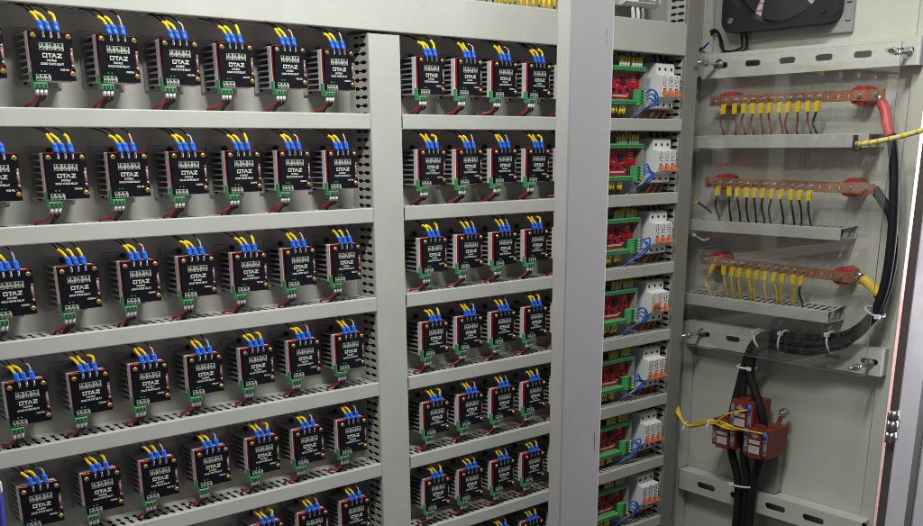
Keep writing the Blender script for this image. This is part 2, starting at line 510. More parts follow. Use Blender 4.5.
HD = 0.0411
BAYS = {'left': (-1.30, -0.0008), 'middle': (0.1055, 0.8465), 'right': (0.9535, 1.3338)}
hd_cache = {}
def hduct(bay, k):
    x0, x1 = BAYS[bay]
    L = x1 - x0
    if bay not in hd_cache: hd_cache[bay] = duct_meshes(L, HD, None, (L / 2, 0.105, -HD / 2))
    nb = {'left': 'wide left bay', 'middle': 'middle bay', 'right': 'narrow right bay'}[bay]
    t = empty('wiring_duct', (x0 + L / 2, 0.105, -0.25 * k - HD / 2), 'grey horizontal slotted duct under the %s row of the %s' % (ORD[k - 1], nb), 'wiring duct', 'horizontal ducts of the %s' % nb)
    duct_parts(t, hd_cache[bay])
for k in range(1, 6): hduct('left', k)
for k in range(1, 7): hduct('middle', k)
for k in range(1, 8): hduct('right', k)
# the tall top ducts
HT = 0.1028
for x0, x1, lab in ((-1.30, 0.8465, 'tall grey duct running along the top of the left and middle bays'), (0.9535, 1.3338, 'short tall grey duct along the top of the right bay')):
    L = x1 - x0
    ms = duct_meshes(L, HT, None, (L / 2, 0.105, -HT / 2))
    t = empty('wiring_duct', (x0 + L / 2, 0.105, 0.063 - HT / 2), lab, 'wiring duct', 'tall ducts along the top')
    duct_parts(t, ms)
# vertical ducts: length axis down
TV = Matrix.Rotation(PI / 2, 4, 'Y')
for x0, W, ztop, zbot, lab in ((0.0, 0.10375, -0.0455, -1.9, 'broad vertical duct between the left and middle bays'),
                               (0.848, 0.104, 0.5, -1.9, 'vertical duct behind the grey center post'),
                               (1.3352, 0.072, 0.5, -1.9, 'narrow vertical duct with a dark cover at the right end, next to the side wall')):
    L = ztop - zbot
    # local x (0..L) -> -z ; local z (-W..0) -> x (-W..0)
    ms = duct_meshes(L, W, TV, (L / 2, 0.105, -W / 2))
    t = empty('wiring_duct', (x0 + W / 2, 0.105, (ztop + zbot) / 2), lab, 'wiring duct', 'vertical ducts')
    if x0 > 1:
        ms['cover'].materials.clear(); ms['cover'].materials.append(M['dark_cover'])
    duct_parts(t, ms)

# ------------------------------------------------------------------ solid state relays
RO = (0.045, 0.105, -0.05)       # base of the relay in its own frame (front-top-left of the board = 0,0,0)
rm = {}
def R(name, b, m, T=None): rm[name] = b.mesh(name, m, T, RO)
b = MB(); b.box(-0.006, 0.092, 0.099, 0.1035, -0.110, 0.016, bev=0.001); R('bracket', b, M['bracket'])
b = MB()
b.cyl((0.043, 0.099, 0.007), (0.043, 0.093, 0.007), 0.0065, 14); b.cyl((0.043, 0.0955, 0.007), (0.043, 0.090, 0.007), 0.0042, 6)
R('bracket_screw', b, M['chip'])
b = MB(); b.cyl((0.011, 0.0985, -0.101), (0.011, 0.0975, -0.101), 0.004, 10); R('bracket_hole', b, M['dark'])
b = MB()
b.box(0.0005, 0.088, 0.0185, 0.0365, -0.101, 0.001, bev=0.0012)
R('heatsink_base', b, M['alu'])
b = MB()
nf = 8
for i in range(nf):
    z = -0.0995 + i * (0.096 / (nf - 1))
    b.prism([(0.036, z - 0.0005), (0.092, z + 0.0007), (0.092, z + 0.0033), (0.036, z + 0.0045)], 0, 0.0015, 0.087)
R('heatsink_fins', b, M['fin'])
b = MB(); b.box(0.0015, 0.087, 0.0075, 0.0180, -0.099, 0.0015, bev=0.0008); R('red_board', b, M['red_board'])
# cover with the slots for the lugs and the notch for the fuse
b = MB()
out = [(0, -0.0985), (0.0908, -0.0985), (0.0908, -0.0725), (0.0835, -0.0705), (0.0835, -0.0305), (0.0908, -0.0285), (0.0908, 0.0),
       (0.0668, 0.0), (0.0668, -0.0135), (0.0590, -0.0135), (0.0590, 0.0), (0.0505, 0.0), (0.0505, -0.0135), (0.0427, -0.0135), (0.0427, 0.0),
       (0.0345, 0.0), (0.0345, -0.0135), (0.0267, -0.0135), (0.0267, 0.0), (0, 0.0)]
b.prism(out, 1, 0.0, 0.0070)
R('cover', b, M['cover'])
b = MB()
b.cyl((0, 0, 0), (0, -0.0012, 0), 0.0062, 16)
b.tube([(0, -0.0012, 0), (0, -0.0030, 0), (0, -0.0044, 0)], [0.0058, 0.0032], 16, smooth=False)
b.box(-0.0008, 0.0008, -0.0048, -0.0042, -0.0034, 0.0034)
rm['brass_screw'] = b.mesh('brass_screw', M['brass'])
b = MB()
b.box(0.0180, 0.0700, -0.0008, 0.0002, -0.0375, -0.0225)
R('legend_panel', b, M['grey_print'])
b = MB()
b.prism([(0.0045, -0.1005), (0.0340, -0.1005), (0.0365, -0.096), (0.0365, -0.0915), (0.0340, -0.0865), (0.0045, -0.0865)], 1, -0.0008, 0.0002)
R('legend_panel_low', b, M['grey_print'])
b = MB()
for i in range(3):      # contact symbols, one pair for each pole
    x = 0.0190 + i * 0.0172
    b.prism([(x, -0.0232), (x + 0.0050, -0.0232), (x + 0.0026, -0.0305)], 1, -0.0014, -0.0006)
    b.prism([(x + 0.0062, -0.0232), (x + 0.0140, -0.0232), (x + 0.0128, -0.0295), (x + 0.0085, -0.0295)], 1, -0.0014, -0.0006)
    b.box(x + 0.0005, x + 0.0045, -0.0014, -0.0006, -0.0366, -0.0335)
    b.box(x + 0.0062, x + 0.0078, -0.0014, -0.0006, -0.0366, -0.0318)
    b.prism([(x + 0.0092, -0.0365), (x + 0.0140, -0.0365), (x + 0.0116, -0.0322)], 1, -0.0014, -0.0006)
R('legend_symbols', b, M['black_print'])
b = MB()
for i in range(3):
    x = 0.0058 + i * 0.0095
    b.prism([(x, -0.0874), (x + 0.0068, -0.0874), (x + 0.0050, -0.0925), (x + 0.0015, -0.0910)], 1, -0.0014, -0.0006)
    b.box(x, x + 0.0032, -0.0014, -0.0006, -0.0990, -0.0955)
    b.box(x + 0.0046, x + 0.0074, -0.0014, -0.0006, -0.0995, -0.0945)
R('legend_symbols_low', b, M['black_print'])
# the four wide square letters of the maker's mark
zt, zb, st, y0, y1 = -0.0435, -0.0528, 0.0023, -0.0012, 0.0002
def letter(polys):
    b = MB()
    for q in polys: b.prism([(0.0435 + (px_ - 0.0435) * 0.93, pz_) for px_, pz_ in q], 1, y0, y1)
    return b
def rc(x0, x1, za, zc_): return [(x0, za), (x1, za), (x1, zc_), (x0, zc_)]
x = 0.0215; w = 0.0108
R('letter_a', letter([rc(x, x + w, zt - st, zt), rc(x, x + w, zb, zb + st), rc(x, x + st, zb + st, zt - st), rc(x + w - st, x + w, zb + st, zt - st)]), M['white_print'])
x = 0.0332
R('letter_b', letter([rc(x, x + 0.0100, zt - st, zt), rc(x + 0.0036, x + 0.0066, zb, zt - st)]), M['white_print'])
x = 0.0418
R('letter_c', letter([[(x, zb), (x + .0032, zb), (x + .0078, zt), (x + .0048, zt)], [(x + .0048, zt), (x + .0078, zt), (x + .0126, zb), (x + .0094, zb)], rc(x + .0030, x + .0095, zb + .0026, zb + .0048)]), M['white_print'])
x = 0.0552
R('letter_d', letter([rc(x, x + w, zt - st, zt), rc(x, x + w, zb, zb + st), [(x, zb + st), (x + .0042, zb + st), (x + w, zt - st), (x + w - .0042, zt - st)]]), M['white_print'])
def Rtext(name, *a, **k):
    me = text_mesh(*a, **k)
    for v in me.vertices: v.co -= Vector(RO)
    rm[name] = me
Rtext('type_lettering', 'DOUBLE', 0.0058, 0.0205, M['white_print'], -0.0006, 0.0415, -0.0580, bold=0.0003)
Rtext('name_lettering', 'SOLID STATE RELAY', 0.0060, 0.0500, M['white_print'], -0.0006, 0.0425, -0.0652, bold=0.0003)
Rtext('fuse_lettering', 'FUSE FAIL', 0.0052, 0.0185, M['white_print'], -0.0006, 0.0680, -0.0765, bold=0.0003)
def led(x, z, m, nm):
    b = MB(); b.tube([(x, 0, z), (x, -0.0022, z)], [0.0023, 0.0016], 8, smooth=False); R(nm, b, m)
led(0.0165, -0.0808, M['led_green'], 'led_a'); led(0.0245, -0.0808, M['led_green'], 'led_b'); led(0.0812, -0.0762, M['led_red'], 'led_c')
b = MB()
b.cyl((0.0872, 0.0055, -0.034), (0.0872, 0.0055, -0.067), 0.0040, 10)
b.cyl((0.0872, 0.0055, -0.0305), (0.0872, 0.0055, -0.0365), 0.0042, 10, 1); b.cyl((0.0872, 0.0055, -0.0645), (0.0872, 0.0055, -0.0705), 0.0042, 10, 1)
R('fuse', b, [M['pink_fuse'], M['bracket']])
b = MB()
b.box(-0.0025, 0.0060, 0.0080, 0.0230, -0.1050, -0.0830, bev=0.0008)
b.box(-0.0015, 0.0270, -0.0015, 0.0230, -0.1160, -0.1038, bev=0.001)
for i in range(3):
    b.box(0.0015 + i * 0.0092, 0.0076 + i * 0.0084, -0.0028, -0.0012, -0.1153, -0.1070, 1)
R('terminal_block', b, [M['green'], M['green_dark']])
b = MB()
for i in range(3): b.tube([(0.0048 + i * 0.0088, 0.004, -0.1180), (0.0046 + i * 0.0086, 0.006, -0.1295)], [0.0041, 0.0036], 8, smooth=False)
R('ferrule', b, M['white'])

def wires(seed):
    rnd = random.Random(seed)
    j = lambda s: rnd.uniform(-s, s)
    b = MB()
    b.tube([(0.0046, 0.006, -0.128), (0.003 + j(.003), 0.010, -0.135 + j(.002)), (-0.005 + j(.007), 0.020, -0.143 + j(.003)), (-0.014 + j(.010), 0.036, -0.151), (-0.018 + j(.010), 0.046, -0.172)], 0.0030, 7)
    R('red_%d' % seed, b, M['red_wire'])
    for i in (1, 2):
        b = MB()
        b.tube([(0.0046 + i * 0.0086, 0.006, -0.128), (0.004 + i * 0.008 + j(.002), 0.010, -0.137), (0.001 + i * 0.006 + j(.005), 0.022, -0.145 + j(.003)), (-0.003 + i * 0.004 + j(.005), 0.038, -0.168)], 0.0031, 7)
        R('black%d_%d' % (i, seed), b, M['black_wire'])
for s in range(8): wires(s)

LX = (0.0306, 0.0466, 0.0629)
def lug(i, phase, seed):
    rnd = random.Random(seed * 31 + i * 7)
    j = lambda s: rnd.uniform(-s, s)
    x = LX[i]
    dx = (-0.0045, -0.0055, -0.0025)[i] + j(.0006)
    b = MB()
    b.tube([(x, 0.0015, -0.0125), (x, 0.001, -0.006), (x + dx * .2, 0.002, 0.003)], 0.0028, 8)
    b.box(x - 0.0027, x + 0.0027, -0.0008, 0.004, -0.0128, -0.0060, bev=0.0008)
    me1 = b.mesh('lug_tip', M['steel'], None, RO)
    b = MB()
    ps = [(x + dx * .2, 0.002, 0.0005), (x + dx * .6, 0.004, 0.011), (x + dx, 0.007, 0.0225)]
    # flattened crimp sleeve
    s = bmesh.new()
    rings = []
    prof = [(0, .0052, .0036), (.25, .0060, .0040), (.48, .0063, .0032), (.62, .0058, .0030), (.78, .0066, .0045), (1, .0064, .0046)]
    A, Bp = Vector(ps[0]), Vector(ps[2])
    ax = (Bp - A)
    for t, rx, ry in prof:
        c = A + ax * t
        rings.append([s.verts.new(c + Vector((math.cos(2 * PI * k / 10) * rx, math.sin(2 * PI * k / 10) * ry, 0))) for k in range(10)])
    for a, c in zip(rings, rings[1:]):
        for k in range(10):
            f = s.faces.new([a[k], a[(k + 1) % 10], c[(k + 1) % 10], c[k]]); f.smooth = True
    s.faces.new(rings[0][::-1]); s.faces.new(rings[-1])
    b.merge(s)
    me2 = b.mesh('lug_sleeve', M['blue'], None, RO)
    top = Bp
    kind = 'yellow' if i < 2 else phase
    if i < 2: way = [top + Vector((-0.001, 0.0005, -0.001)), top + Vector((-0.008 + j(.003), 0.003, 0.010 + j(.002))), top + Vector((-0.017 + j(.005), 0.007 + j(.003), 0.017 + j(.004)))]
    else: way = [top + Vector((0.0005, 0.0005, -0.001)), top + Vector((-0.002 + j(.003), 0.003, 0.012)), top + Vector((-0.010 + j(.006), 0.007, 0.0205 + j(.003)))]
    mk = MB(); mk.tube(way, 0.0037 if kind == 'yellow' else 0.0021, 9)
    me3 = mk.mesh('marker_sleeve', M[kind], None, RO)
    w = MB()
    e = way[-1]
    zend = 0.0585
    w.tube([way[1], e, e + Vector((-0.012 + j(.004), 0.012, 0.012)), Vector((e.x - 0.030 + j(.008), 0.045 + j(.006), zend)), Vector((e.x - 0.034, 0.055, zend + 0.015))], 0.0017 if i < 2 else 0.0015, 6)
    me4 = w.mesh('wire', M['dark_wire' if kind != 'clear' else 'black_wire'], None, RO)
    return me1, me2, me3, me4
PH = ['clear', 'yellow', 'pink']
lugs = {(p, s): [lug(i, p, s) for i in range(3)] for p in PH for s in range(7)}

def relay(x, ztop, col, label, group):
    rnd = random.Random(int(x * 1000) * 31 + int(ztop * 977))
    t = empty('relay_module', (x + RO[0] + rnd.uniform(-.001, .001), RO[1], ztop + RO[2] + rnd.uniform(-.001, .001)), label, 'relay', group)
    t.rotation_euler = (0, math.radians(rnd.uniform(-.8, .8)), math.radians(rnd.uniform(-.8, .8)))
    br = add('bracket', rm['bracket'], t); add('screw', rm['bracket_screw'], br); add('screw_hole', rm['bracket_hole'], br)
    hs = add('heatsink', rm['heatsink_base'], t); add('heatsink_fins', rm['heatsink_fins'], hs, kind='stuff')
    add('red_board', rm['red_board'], t)
    c = add('cover', rm['cover'], t)
    add('legend_panel', rm['legend_panel'], c); add('legend_panel', rm['legend_panel_low'], c)
    add('legend_symbol', rm['legend_symbols'], c, kind='stuff'); add('legend_symbol', rm['legend_symbols_low'], c, kind='stuff')
    for n in ('letter_a', 'letter_b', 'letter_c', 'letter_d'): add('letter', rm[n], c)
    for n in ('type_lettering', 'name_lettering', 'fuse_lettering'): add('lettering', rm[n], c)
    for sx, sz in ((0.0080, -0.0090), (0.0825, -0.0085), (0.0838, -0.0850)):
        s = add('brass_screw', rm['brass_screw'], c)
        s.location = (sx - RO[0], -RO[1], sz - RO[2]); s.rotation_euler = (0, rnd.uniform(0, 3), 0)
    for n in ('led_a', 'led_b', 'led_c'): add('indicator_lamp', rm[n], c)
    add('fuse', rm['fuse'], t)
    g = add('terminal_block', rm['terminal_block'], t); add('ferrule', rm['ferrule'], g, kind='stuff')
    s = rnd.randrange(8)
    add('red_wire', rm['red_%d' % s], t); add('black_wire', rm['black1_%d' % s], t); add('black_wire', rm['black2_%d' % s], t)
    L = lugs[(PH[col % 3], rnd.randrange(7))]
    for i in range(3):
        w = add('supply_wire', L[i][3], t)
        add('lug_tip', L[i][0], w); add('lug_sleeve', L[i][1], w); add('marker_sleeve', L[i][2], w)

PHN = {'clear': 'clear', 'yellow': 'yellow', 'pink': 'pale pink'}
ROWN = ['top', 'second', 'third', 'fourth', 'fifth', 'sixth', 'seventh']
for r in range(6):
    zt = -0.0957 - 0.25 * r + (0.002 if r == 0 else 0)
    for c in range(7):
        if r == 5 and c < 4: continue
        place = {0: 'leftmost', 6: 'rightmost'}.get(c, '%s from the left' % ORD[c])
        relay(-0.8765 + 0.1470 * (c - 1), zt, c, 'black relay, %s in the %s row of the left bay' % (place, ROWN[r]), 'relays in the left bay')
for r in range(7):
    zt = -0.0915 - 0.2515 * r
    zt = -0.0957 - 0.25 * r
    for c in range(5):
        place = {0: 'leftmost', 4: 'mostly behind the post'}.get(c, '%s from the left' % ORD[c])
        relay(0.1690 + 0.1403 * c, zt, c + 1, 'black relay, %s in the %s row of the middle bay' % (place, ROWN[r]), 'relays in the middle bay')

# ------------------------------------------------------------------ right bay: interface boards and breakers
iom = {}
IO = (1.05, 0.105, -0.145)
def I(name, b, m): iom[name] = b.mesh(name, m, None, IO)
X0, X1 = 0.955, 1.160
b = MB(); b.box(X0, X1 + 0.004, 0.058, 0.102, -0.206, -0.082, bev=0.001); b.box(1.155, 1.168, 0.028, 0.102, -0.200, -0.086); I('carrier', b, M['housing'])
b = MB(); b.box(X0, X1, 0.052, 0.0565, -0.190, -0.096); I('circuit_board', b, M['pcb_red'])
chips = []
for (x, z, w, h, d) in ((1.072, -0.128, 0.022, 0.024, .004), (1.010, -0.120, .016, .016, .006), (1.028, -0.157, .010, .008, .005), (1.094, -0.154, .012, .010, .004), (1.058, -0.160, .010, .008, .006)):
    b = MB(); b.box(x - w / 2, x + w / 2, 0.052 - d, 0.052, z - h / 2, z + h / 2, bev=0.0006)
    chips.append(b.mesh('chip', M['chip'], None, IO))
b = MB()
for (x, z, w, h) in ((1.000, -0.150, .010, .013), (1.000, -0.128, .009, .01), (1.06, -0.176, .075, .006), (1.126, -0.112, .022, .002), (1.126, -0.117, .026, .002), (1.126, -0.122, .020, .002), (1.126, -0.130, .026, .002), (1.10, -0.170, .01, .003), (1.04, -0.142, .008, .003), (1.085, -0.146, .006, .003)):
    b.box(x - w / 2, x + w / 2, 0.0514, 0.0522, z - h / 2, z + h / 2)
I('white_marking', b, M['white_print'])
b = MB()
for i in range(12): b.box(0.985 + i * 0.0135, 0.993 + i * 0.0135, 0.046, 0.052, -0.1035, -0.0985)
I('pin_row', b, M['bracket'])
b = MB()
for (x, z) in ((1.133, -0.142), (1.133, -0.152), (1.120, -0.147), (1.045, -0.128)):
    b.box(x - .005, x + .005, 0.047, 0.052, z - .0035, z + .0035, bev=.0006)
I('red_component', b, M['led_red'])
def strip(z0, z1, xa, xb, n):
    b = MB()
    b.prism([(0.022, z0 + 0.003), (0.026, z0), (0.060, z0), (0.060, z1), (0.032, z1), (0.022, z1 - 0.004)], 0, xa, xb)
    for i in range(n):
        x = xa + (xb - xa) * (i + .5) / n
        b.box(x - 0.0025, x + 0.0025, 0.0215, 0.0225, (z0 + z1) / 2 - .003, (z0 + z1) / 2 + .003, 1)
    return b
I('strip_top', strip(-0.0985, -0.0815, X0, 1.160, 20), [M['green_io'], M['green_dark']])
I('strip_bottom', strip(-0.2055, -0.1890, X0, 1.108, 15), [M['green_io'], M['green_dark']])
b = MB()
b.box(1.112, 1.150, 0.018, 0.040, -0.2075, -0.1560, bev=0.0015)
for i in range(5): b.box(1.128, 1.138, 0.0168, 0.0182, -0.2035 + i * .0098, -0.1975 + i * .0098, 1)
I('plug', b, [M['green_io'], M['green_dark']])
b = MB(); b.box(1.108, 1.146, 0.0405, 0.052, -0.2055, -0.1580, bev=0.001); I('socket', b, M['green_dark'])
b = MB()
for i in range(5): b.tube([(1.149, 0.022, -0.2005 + i * .0098), (1.158, 0.020, -0.2005 + i * .0098)], 0.0034, 8, smooth=False)
I('plug_ferrule', b, M['white'])
for s in range(3):
    rnd = random.Random(50 + s)
    for i in range(4):
        j = lambda q: rnd.uniform(-q, q)
        z = -0.1620 - i * .0098
        b = MB()
        k = 1 - i * 0.18
        b.tube([(1.156, 0.020, z), (1.170 + j(.006), 0.010, z + .011 * k + j(.008)), (1.188 + j(.012), 0.004 + j(.004), z - .004 + j(.010)), (1.188 + j(.014), 0.004, -0.193 + j(.010)), (1.160 + j(.012), 0.012, -0.214 + j(.006)), (1.125 + j(.008), 0.030, -0.232), (1.112 + j(.012), 0.046, -0.256)], 0.0026, 7)
        I('blue_%d_%d' % (s, i), b, M['blue_wire'])
    b = MB()
    b.tube([(1.147, 0.016, -0.2005), (1.158, 0.012, -0.205), (1.14, 0.02, -0.222), (1.118, 0.035, -0.24), (1.105, 0.05, -0.256)], 0.0025, 7)
    I('yel_%d' % s, b, M['yellow_wire'])
    bw, by, bk = MB(), MB(), MB()
    for side in (0, 1):
        zs = -0.0815 if side == 0 else -0.2055
        sg = 1 if side == 0 else -1
        xs = [1.040 + i * 0.0105 for i in range(11)] if side == 0 else [0.985 + i * 0.0105 for i in range(9)]
        for i, x in enumerate(xs):
            if i == 5: continue
            j = lambda q: rnd.uniform(-q, q)
            lean = j(.004)
            bw.tube([(x, 0.038, zs - sg * .001), (x + lean * .4, 0.038, zs + sg * 0.011)], 0.0042, 7, smooth=False)
            p1 = (x + lean, 0.040, zs + sg * (0.028 + j(.003)))
            by.tube([(x + lean * .4, 0.038, zs + sg * 0.0115), p1], 0.0040, 7, smooth=False)
            bk.tube([p1, (x + lean * 2, 0.050, zs + sg * 0.040), (x + lean * 2, 0.060, zs + sg * 0.060)], 0.0018, 5)
    I('mferr_%d' % s, bw, M['white']); I('mark_%d' % s, by, M['yellow']); I('mwire_%d' % s, bk, M['dark_wire'])

mc = {}
MO = (1.262, 0.105, -0.143)
PW = 0.0322
MX0 = 1.2135
def K(name, b, m): mc[name] = b.mesh(name, m, None, MO)
prof = [(0.100, -0.066), (0.040, -0.064), (0.027, -0.070), (0.027, -0.102), (0.0025, -0.106), (0.000, -0.109), (0.000, -0.160), (0.0035, -0.1775), (0.027, -0.1905), (0.027, -0.2135), (0.032, -0.217), (0.100, -0.217)]
for p in range(3):
    x = MX0 + p * PW
    b = MB(); b.prism(prof, 0, x + 0.0003, x + PW - 0.0003)
    K('pole_%d' % p, b, M['white_mcb'])
    b = MB()
    for z in (-0.086, -0.203):
        b.cyl((x + PW / 2, 0.0275, z), (x + PW / 2, 0.0262, z), 0.0052, 12)
    b.box(x + 0.009, x + PW - 0.010, -0.0006, 0.001, -0.1665, -0.1500)
    K('hole_%d' % p, b, M['dark'])
    b = MB()
    for (xx, z, w, h) in ((.007, -.118, .008, .0016), (.020, -.118, .006, .0016), (.008, -.124, .010, .0014), (.021, -.127, .003, .010), (.010, -.132, .005, .006), (.010, -.141, .011, .0014), (.021, -.141, .005, .004)):
        b.box(x + xx - w / 2, x + xx + w / 2, -0.0005, 0.0004, z - h / 2, z + h / 2)
    K('print_%d' % p, b, M['black_print'])
    b = MB(); b.box(x + PW / 2 - .004, x + PW / 2 + .005, -0.0006, 0.0005, -0.1125, -0.1098); K('flag_%d' % p, b, M['led_red'])
    # lever: root block, then a tie bar
    for up_ in (0, 1):
        b = MB()
        if not up_:
            b.prism([(0.002, -0.152), (-0.007, -0.155), (-0.016, -0.166), (-0.018, -0.173), (-0.010, -0.175), (0.004, -0.162)], 0, x + 0.011, x + PW - 0.013)
            b.box(x + 0.0015, x + PW - 0.0015, -0.0175, -0.0115, -0.1770, -0.1695, bev=0.0012)
        else:
            b.prism([(0.002, -0.168), (-0.008, -0.162), (-0.018, -0.150), (-0.018, -0.143), (-0.010, -0.141), (0.004, -0.152)], 0, x + 0.009, x + PW - 0.011)
            b.box(x + 0.0015, x + PW - 0.0015, -0.0195, -0.0100, -0.1515, -0.1395, bev=0.0012)
        K('lever_%d_%d' % (p, up_), b, M['orange'])
b = MB()
for p in range(3): b.tube([(MX0 + PW * (p + .5), 0.045, -0.214), (MX0 + PW * (p + .5), 0.047, -0.228), (MX0 + PW * (p + .5) - .01, 0.06, -0.262)], 0.0055, 8)
K('load', b, M['load_wire'])
b = MB()
for p in range(3): b.tube([(MX0 + PW * (p + .5), 0.045, -0.067), (MX0 + PW * (p + .5), 0.05, -0.050), (MX0 + PW * (p + .5) + .004, 0.06, -0.03)], 0.0050, 8)
K('line', b, M['black_wire'])

for r in range(7):
    z = -0.25 * r
    rn = ROWN[r]
    t = empty('interface_board', (IO[0], IO[1], IO[2] + z), 'red interface board with green terminals, %s row of the right bay' % rn, 'circuit board', 'interface boards in the right bay')
    add('carrier', iom['carrier'], t)
    c = add('circuit_board', iom['circuit_board'], t)
    for m_ in chips: add('chip', m_, c)
    for n in ('white_marking', 'pin_row', 'red_component'): add(n, iom[n], c, kind='stuff')
    add('terminal_strip', iom['strip_top'], t); add('terminal_strip', iom['strip_bottom'], t)
    s = r % 3
    p = add('plug', iom['plug'], t); add('socket', iom['socket'], p); add('ferrule', iom['plug_ferrule'], p, kind='stuff')
    for i in range(4): add('blue_wire', iom['blue_%d_%d' % (s, i)], t)
    add('yellow_wire', iom['yel_%d' % s], t)
    w = add('marker_wires', iom['mwire_%d' % s], t, kind='stuff'); add('marker_sleeves', iom['mark_%d' % s], w, kind='stuff'); add('white_ferrules', iom['mferr_%d' % s], w, kind='stuff')
    t = empty('circuit_breaker', (MO[0], MO[1], MO[2] + z), 'white three pole breaker with orange levers, %s row of the right bay' % rn + (', left lever raised' if r == 3 else ''), 'circuit breaker', 'breakers in the right bay')
    for p in range(3):
        q = add('pole', mc['pole_%d' % p], t)
        add('terminal_hole', mc['hole_%d' % p], q); add('print', mc['print_%d' % p], q, kind='stuff'); add('red_flag', mc['flag_%d' % p], q)
        add('lever', mc['lever_%d_%d' % (p, 1 if (r == 3 and p == 0) else 0)], q)
    add('load_wires', mc['load'], t, kind='stuff'); add('line_wires', mc['line'], t, kind='stuff')

# device above the top duct of the right bay
t = empty('power_supply', (1.15, 0.105, 0.2), 'white plastic device above the top duct of the right bay', 'power supply')
o0 = (1.15, 0.105, 0.2)
b = MB(); b.prism([(0.1, 0.112), (0.05, 0.108), (0.03, 0.118), (0.03, 0.30), (0.1, 0.30)], 0, 1.05, 1.222); add('housing', b.mesh('housing', M['white_mcb'], off=o0), t)
b = MB(); b.box(1.11, 1.19, 0.028, 0.031, 0.122, 0.128); add('groove', b.mesh('groove', M['bracket'], off=o0), t)
b = MB(); b.box(1.195, 1.215, 0.0285, 0.031, 0.118, 0.20); add('groove', b.mesh('groove', M['bracket'], off=o0), t)
for i, (x, m) in enumerate(((1.105, 'white'), (1.130, 'white'), (1.155, 'bracket'))):
    b = MB(); b.tube([(x, 0.055, 0.112), (x + .002, 0.05, 0.09), (x + .006, 0.05, 0.05)], 0.0065, 9); add('wire', b.mesh('wire', M[m], off=o0), t)
b = MB(); b.cyl((1.105, .055, .113), (1.105, .0545, .105), .0069, 9); add('ferrule', b.mesh('ferrule', M['red_wire'], off=o0), t)

# yellow marked wires above the top duct of the middle bay
t = empty('marker_wire_row', (0.55, 0.105, 0.11), 'row of yellow marked wires rising from the top duct of the middle bay', 'wires')
o0 = (0.55, 0.105, 0.11)
rnd = random.Random(3)
for i in range(28):
    x = 0.20 + i * 0.0235 + rnd.uniform(-.003, .003)
    b = MB(); b.tube([(x, 0.05, 0.04), (x + rnd.uniform(-.002, .002), 0.05, 0.075), (x + rnd.uniform(-.004, .004), 0.052, 0.165)], 0.0028, 6)
    w = add('wire', b.mesh('wire', M['black_wire'], off=o0), t)
    b = MB(); z = 0.072 + rnd.uniform(-.004, .006); b.cyl((x, 0.05, z), (x, 0.0505, z + 0.04), 0.0058, 8); add('marker_sleeve', b.mesh('marker_sleeve', M['yellow'], off=o0), w)
b = MB(); b.box(0.13, 0.84, 0.03, 0.10, 0.165, 0.26, bev=.002); add('terminal_strip', b.mesh('terminal_strip', M['chip'], off=o0), t)

# ------------------------------------------------------------------ side wall: ducts, busbars, cover
for k, (ztop, H, xa, xb, lab) in enumerate(((-0.306, 0.045, -0.062, 0.640, 'upper grey duct on the side wall, under the busbar with maroon wires'),
                                            (-0.605, 0.0415, -0.057, 0.577, 'middle grey duct on the side wall, under the busbar with black wires'),
                                            (-0.883, 0.0415, -0.057, 0.562, 'lower grey duct on the side wall, under the busbar with yellow wires'))):
    L = xb - xa
    base = ((xa + xb) / 2, 1.564, ztop - H / 2)
    ms = duct_meshes(L, H, None, (L / 2, 1.564 - 1.462, -H / 2), D=0.102, pitch=0.026, wide=1.6, rise=(0.0, 0.006, 0.014)[k])
    t = panel('wiring_duct', base, lab, 'wiring duct', 'ducts on the side wall')
    duct_parts(t, ms)

